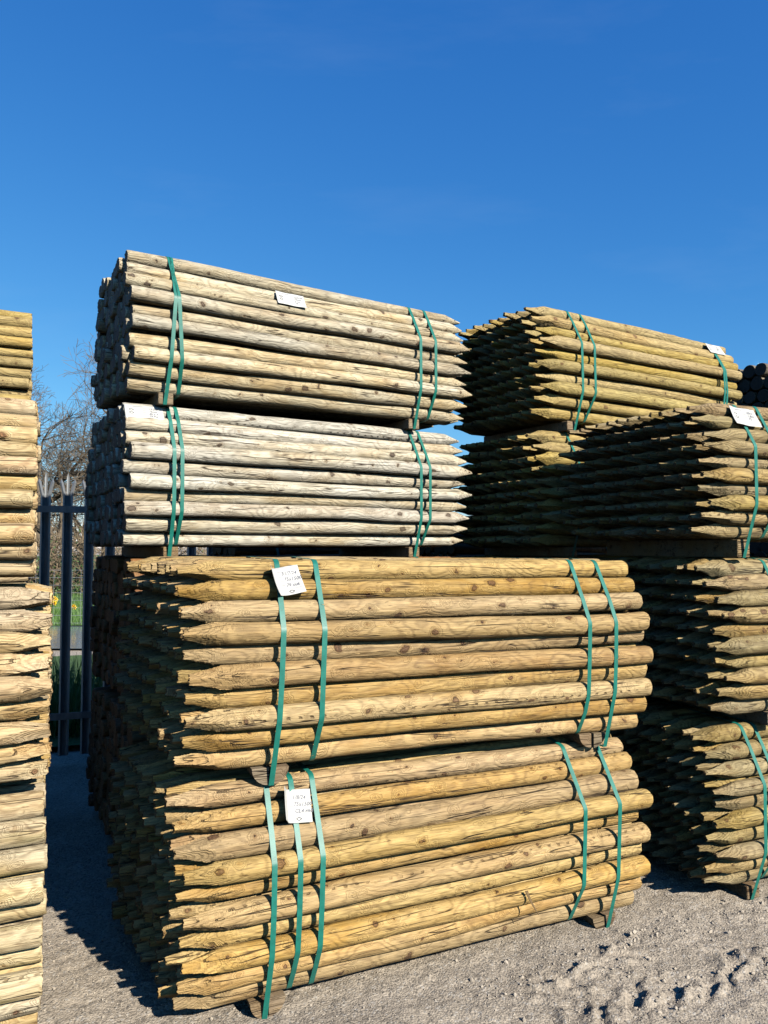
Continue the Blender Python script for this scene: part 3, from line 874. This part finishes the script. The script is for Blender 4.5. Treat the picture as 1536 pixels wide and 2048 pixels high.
# ------------------------------------------------------------------ palisade fence
def steel():
    t = NT('galvanised_steel')
    tco = t.new('ShaderNodeTexCoord').outputs['Object']
    n = t.noise(t.vmath('MULTIPLY', tco, (6, 6, 1.5)), 3.0, 4.0, 0.6)
    c = t.mix(t.mapr(n, .3, .7), (0.17, 0.18, 0.19), (0.27, 0.285, 0.295))
    t.l.new(c, t.b.inputs['Base Color'])
    t.b.inputs['Metallic'].default_value = 0.55; t.b.inputs['Roughness'].default_value = 0.5
    t.bump(n, .2, .002)
    return t.m
M_STEEL = steel()
def palisade():
    fx, fy, fyaw = -2.54, 5.745, R(20)
    root = empty('palisade_fence', (fx, fy, 0), (0, 0, fyaw))
    tag(root, 'galvanised steel palisade fence with splayed three pointed pales', 'fence')
    prof = [(-.036, .010), (-.024, -.006), (-.010, .010), (0, .014), (.010, .010), (.024, -.006), (.036, .010)]
    th = .003
    def pale_mesh():
        V = []; F = []
        def strip(idx, z0, z1, tipx=None, splay=0.0, bend=0.0, ztip=None):
            p = [prof[i] for i in idx]; n = len(p); b = len(V)
            for zz, sh in ((z0, 0), (z1, splay)):
                for (a, c) in p: V.append((a+sh, c-bend*(1 if zz == z1 else 0), zz))
                for (a, c) in p: V.append((a+sh, c+th-bend*(1 if zz == z1 else 0), zz))
            m = 2*n
            for i in range(n-1):
                F.append((b+i, b+i+1, b+m+i+1, b+m+i)); F.append((b+n+i+1, b+n+i, b+m+n+i, b+m+n+i+1))
            F.append((b, b+m, b+m+n, b+n)); F.append((b+n-1, b+2*n-1, b+m+2*n-1, b+m+n-1))
            if ztip:
                ca = sum(a for a, _ in p)/n + tipx; cb = sum(c for _, c in p)/n - bend
                k = len(V); V.append((ca, cb, ztip))
                ring = [b+m+i for i in range(n)] + [b+m+n+i for i in reversed(range(n))]
                for i in range(len(ring)): F.append((ring[i], ring[(i+1) % len(ring)], k))
        strip(list(range(7)), .05, 1.99)
        strip([0, 1, 2], 1.988, 2.09, -.024, -.022, .0, 2.118)
        strip([2, 3, 4], 1.988, 2.13, .0, 0, .0, 2.165)
        strip([4, 5, 6], 1.988, 2.09, .024, .022, .0, 2.118)
        return mesh('pale', V, F, [M_STEEL], False)
    pm = pale_mesh()
    mb = MB(); mb.tube([(0, 0, 0), (0, -.012, 0)], [.010, .010], 8); bolt = mesh('bolt', mb.V, mb.F, [M_STEEL], False)
    for i in range(-18, 9):
        x = i*.153 + .008
        p = link('pale', pm, root); p.location = (x, 0, 0)
        for zz in (.35, 1.885):
            b = link('bolt', bolt, p); b.location = (0, -.004, zz)
    for zz in (.35, 1.885):
        for a in range(-1, 1):
            mb = MB(); x0, x1 = a*2.75-1.375, a*2.75+1.373
            mb.box((x0, -.045, zz-.024), (x1, -.010, zz-.019)); mb.box((x0, -.0495, zz-.024), (x1, -.0445, zz+.026))
            mb.build('rail', M_STEEL, root)
    for a in range(-1, 2):
        mb = MB(); x0 = a*2.75-1.375
        mb.box((x0-.05, -.15, 0), (x0+.05, -.143, 2.0)); mb.box((x0-.004, -.143, 0), (x0+.004, -.06, 2.0)); mb.box((x0-.05, -.06, 0), (x0+.05, -.053, 2.0))
        mb.build('fence_post', M_STEEL, root)
palisade()

# ------------------------------------------------------------------ beyond the fence
def sheet(name, x0, y0, x1, y1, z, mat, nx=30, ny=30, amp=0.0):
    gx, gy = np.linspace(x0, x1, nx), np.linspace(y0, y1, ny)
    X, Y = np.meshgrid(gx, gy); Z = z + amp*fbm(X*.4, Y*.4, 3, 5)
    i = np.arange(nx*ny).reshape(ny, nx)
    F = np.stack([i[:-1,:-1].ravel(), i[:-1,1:].ravel(), i[1:,1:].ravel(), i[1:,:-1].ravel()], 1)
    return link(name, mesh(name, np.stack([X.ravel(), Y.ravel(), Z.ravel()], 1), F, [mat]))
def field_mat():
    t = NT('meadow')
    tco = t.new('ShaderNodeTexCoord').outputs['Object']
    c = t.mix(t.mapr(t.noise(tco, 1.1, 5.0, .65), .3, .7), (0.03, 0.07, 0.010), (0.055, 0.105, 0.02))
    t.l.new(c, t.b.inputs['Base Color']); t.b.inputs['Roughness'].default_value = .9
    t.bump(t.noise(tco, 30.0, 4.0), .8, .05)
    return t.m
M_FIELD = field_mat()
f = sheet('meadow', -60, 15.4, 60, 160, .06, M_FIELD, 60, 60, .05); tag(f, kind='structure')
v = sheet('verge', -5, .3, 1.5, 5.9, .03, M_FIELD, 30, 20, .02); tag(v, kind='structure'); v.location = (-2.54, 5.745, 0); v.rotation_euler = (0, 0, R(20))
def pond_mat():
    t = NT('pond_water')
    t.b.inputs['Base Color'].default_value = (0.11, 0.14, 0.16, 1); t.b.inputs['Roughness'].default_value = .12
    t.b.inputs['Specular IOR Level'].default_value = .8
    t.bump(t.noise(t.new('ShaderNodeTexCoord').outputs['Object'], 6.0, 2.0), .12, .02)
    return t.m
p = sheet('pond', -10, 12.0, -3.5, 15.5, .035, pond_mat(), 4, 4); tag(p, kind='structure')

def bark(name, a, b):
    t = NT(name)
    tco = t.new('ShaderNodeTexCoord').outputs['Object']
    c = t.mix(t.mapr(t.noise(tco, 3.0, 3.0), .3, .7), a, b)
    t.l.new(c, t.b.inputs['Base Color']); t.b.inputs['Roughness'].default_value = .9
    return t.m
M_BARK = bark('oak_bark', (0.085, 0.065, 0.042), (0.14, 0.11, 0.075))
M_TWIG = bark('hedge_twig', (0.11, 0.078, 0.045), (0.19, 0.145, 0.088))
def leafm(name, a, b):
    t = NT(name)
    tco = t.new('ShaderNodeTexCoord').outputs['Object']
    c = t.mix(t.mapr(t.noise(tco, 2.5, 3.0), .35, .65), a, b)
    t.l.new(c, t.b.inputs['Base Color']); t.b.inputs['Roughness'].default_value = .55
    return t.m
M_IVY = leafm('ivy_leaf', (0.035, 0.07, 0.018), (0.07, 0.12, 0.03))
M_BLADE = leafm('grass_blade', (0.05, 0.12, 0.02), (0.10, 0.19, 0.04))
M_PETAL = simple('daffodil_petal', (0.62, 0.42, 0.01), .5)
M_CUP = simple('daffodil_cup', (0.62, 0.27, 0.006), .5)

def oak(label, x, y, h, spread, seed):
    r = random.Random(seed)
    root = empty('bare_tree', (x, y, 0)); tag(root, label, 'tree', 'bare trees beyond the fence')
    big, fine = MB(), MB()
    cnt = [0]
    def grow(p, d, ln, rad, depth):
        n = 4 if depth < 3 else 2
        pts = [p]; rads = [rad]; q = p.copy(); dd = d.copy()
        for i in range(n):
            w = .22 if depth else .06
            dd = (dd + Vector((r.gauss(0, w), r.gauss(0, w), r.gauss(.02, w)))).normalized()
            q = q + dd*ln/n; pts.append(q.copy()); rads.append(max(.007, rad*(1-.42*(i+1)/n)))
        (big if depth < 2 else fine).tube(pts, rads, 7 if depth < 2 else (4 if depth < 4 else 3), cap=depth < 3)
        cnt[0] += 1
        if depth >= 6: return
        kids = r.randint(4, 5) if depth == 0 else (r.randint(3, 5) if depth < 4 else r.randint(3, 4))
        for k in range(kids):
            f = .95 if k == 0 else r.uniform(.35, 1.0)
            i = min(n, max(1, int(f*n+.5)))
            ax = Vector((r.gauss(0, 1), r.gauss(0, 1), r.gauss(0, .5))).normalized()
            ang = r.uniform(.25, .5) if k == 0 else r.uniform(.5, 1.15)
            nd = (Matrix.Rotation(ang, 3, ax) @ (pts[i]-pts[i-1]).normalized())
            nd.x *= spread; nd.y *= spread
            nd = (nd + Vector((0, 0, .12))).normalized()
            grow(pts[i], nd, ln*r.uniform(.58, .8), rads[i]*(.78 if k == 0 else r.uniform(.45, .65)), depth+1)
    grow(Vector((0, 0, -.1)), Vector((0, 0, 1)), h*.27, h*.03, 0)
    big.build('trunk', M_BARK, root, True); fine.build('crown', M_BARK, root, False)
oak('big bare oak whose limbs reach right between the stacks', -14.4, 31, 14.0, 1.3, 4)
oak('bare oak standing right of the gap, mostly behind the tall grey stack', -10.6, 34, 13.5, 1.25, 9)
oak('smaller bare tree seen low in the gap above the fence', -13.2, 37, 10.5, 1.2, 12)
oak('bare tree whose crown fills the middle of the gap', -12.4, 29, 11.5, 1.25, 33)
oak('thin bare tree low behind the steel fence pales', -15.6, 40, 11.0, 1.2, 21)

def hedge():
    r = random.Random(3)
    root = empty('hedge', (-11.5, 26, 0)); tag(root, 'tangled leafless hedge with patches of ivy behind the steel fence', 'hedge')
    tw = MB(); lf = MB()
    for _ in range(2600):
        x = r.uniform(-5.5, 7.5); y = r.gauss(0, .5); hh = 2.5 + .5*math.sin(x*1.7) + r.gauss(0, .25)
        p = Vector((x, y, r.uniform(0, hh*.7))); d = Vector((r.gauss(0, .55), r.gauss(0, .55), r.uniform(.2, 1))).normalized()
        pts = [p]; ln = r.uniform(.5, 1.5)
        for k in range(3):
            d = (d + Vector((r.gauss(0, .35), r.gauss(0, .35), r.gauss(0, .3)))).normalized(); p = p + d*ln/3; pts.append(p)
        rr = r.uniform(.006, .02); tw.tube(pts, [rr, rr*.8, rr*.6, rr*.3], 3, cap=False)
    for _ in range(7000):
        x = r.uniform(-5.5, 7.5); z = abs(r.gauss(0, .8)) + .05
        if math.sin(x*2.3)+math.sin(x*5.1+1) < .1 - .5*(z < .5): continue
        p = Vector((x, r.gauss(-.1, .5), z)); a = Vector((r.gauss(0, 1), r.gauss(0, 1), r.gauss(0, 1))).normalized()
        b = a.cross(Vector((r.gauss(0, 1), r.gauss(0, 1), r.gauss(0, 1)))).normalized(); s = r.uniform(.03, .07)
        lf.add([p-a*s, p+b*s*.6, p+a*s, p-b*s*.6], [(0, 1, 2, 3)])
    tw.build('branches', M_TWIG, root); lf.build('ivy', M_IVY, root)
hedge()

def grass():
    r = random.Random(8); mb = MB()
    for _ in range(9000):
        y = 15.45 + abs(r.gauss(0, 4.5)); x = -.405*y + r.uniform(-1.8, 1.8)
        hh = r.uniform(.05, .16); a = r.uniform(0, 6.28); w = .006
        dx, dy = math.cos(a)*w, math.sin(a)*w; lx, ly = r.gauss(0, .04), r.gauss(0, .04)
        mb.add([(x-dx, y-dy, .04), (x+dx, y+dy, .04), (x+lx, y+ly, .05+hh)], [(0, 1, 2)])
    o = mb.build('grass', M_BLADE); tag(o, 'short green meadow grass beyond the steel fence', 'grass', kind='stuff')
    mb = MB()
    for _ in range(1700):
        y = r.uniform(6.3, 7.7); x = -.41*y + r.uniform(-.8, .8)
        hh = r.uniform(.25, .66); a = r.uniform(0, 6.28); w = .008
        dx, dy = math.cos(a)*w, math.sin(a)*w; lx, ly = r.gauss(0, .10), r.gauss(0, .10)
        mb.add([(x-dx, y-dy, 0), (x+dx, y+dy, 0), (x+dx*.7+lx*.4, y+dy*.7+ly*.4, hh*.6), (x-dx*.7+lx*.4, y-dy*.7+ly*.4, hh*.6), (x+lx, y+ly, hh)],
               [(0, 1, 2, 3), (3, 2, 4)])
    o = mb.build('reeds', M_BLADE); tag(o, 'dark shaded reed blades behind the steel fence, in front of the pond', 'reeds', kind='stuff')
grass()

def daffodils(label, x, y, n, s, seed):
    r = random.Random(seed)
    root = empty('daffodil_clump', (x, y, .05)); tag(root, label, 'daffodils', 'daffodils on the meadow')
    lv = MB()
    for _ in range(n*3):
        a = r.uniform(0, 6.28); d = r.uniform(0, s); px, py = d*math.cos(a), d*math.sin(a); hh = r.uniform(.18, .34)
        lx, ly = r.gauss(0, .06), r.gauss(0, .06)
        lv.add([(px-.008, py, 0), (px+.008, py, 0), (px+lx, py+ly, hh)], [(0, 1, 2)])
    pet = MB(); cup = MB()
    for _ in range(n):
        a = r.uniform(0, 6.28); d = r.uniform(0, s); c = Vector((d*math.cos(a), d*math.sin(a), r.uniform(.26, .42)))
        lv.tube([(c.x, c.y, 0), tuple(c)], [.004, .003], 3, False)
        f = Vector((r.gauss(.3, .5), -1, r.gauss(.1, .3))).normalized(); e = f.cross(Vector((0, 0, 1))).normalized(); g = e.cross(f)
        for k in range(6):
            t = k*math.pi/3; o = e*math.cos(t)+g*math.sin(t); q = e*math.cos(t+.45)+g*math.sin(t+.45); q2 = e*math.cos(t-.45)+g*math.sin(t-.45)
            pet.add([c, c+q*.03, c+o*.055-f*.006, c+q2*.03], [(0, 1, 2, 3)])
        cup.tube([tuple(c), tuple(c+f*.03)], [.012, .02], 7, False)
    lv.build('leaves', M_BLADE, root); pet.build('petals', M_PETAL, root); cup.build('cups', M_CUP, root)
daffodils('bright yellow daffodil clump between two steel pales', -7.6, 17.6, 26, .17, 1)
daffodils('small yellow daffodil clump low by the shaded stack', -6.5, 16.0, 4, .12, 2)

def wire_fence():
    root = empty('wire_fence', (-8.6, 15.3, 0)); tag(root, 'thin wire mesh stock fence in front of the meadow', 'wire fence')
    mw = simple('fence_wire', (0.45, 0.46, 0.46), .5, .5)
    for k in range(8):
        z = .1+.15*k; mb = MB(); mb.tube([(-4, 0, z), (7, .1, z)], [.0025, .0025], 4, False); mb.build('wire', mw, root)
    for k in range(60):
        x = -3.9+k*.18; mb = MB(); mb.tube([(x, .03, .1), (x, .03, 1.15)], [.002, .002], 4, False); mb.build('stay_wire', mw, root)
    for x in (-3.2, -.6, 6.2):
        mb = MB(); mb.tube([(x, .06, -.05), (x, .06, 1.3)], [.045, .04], 9); mb.build('fence_post', M_TWIG, root)
wire_fence()
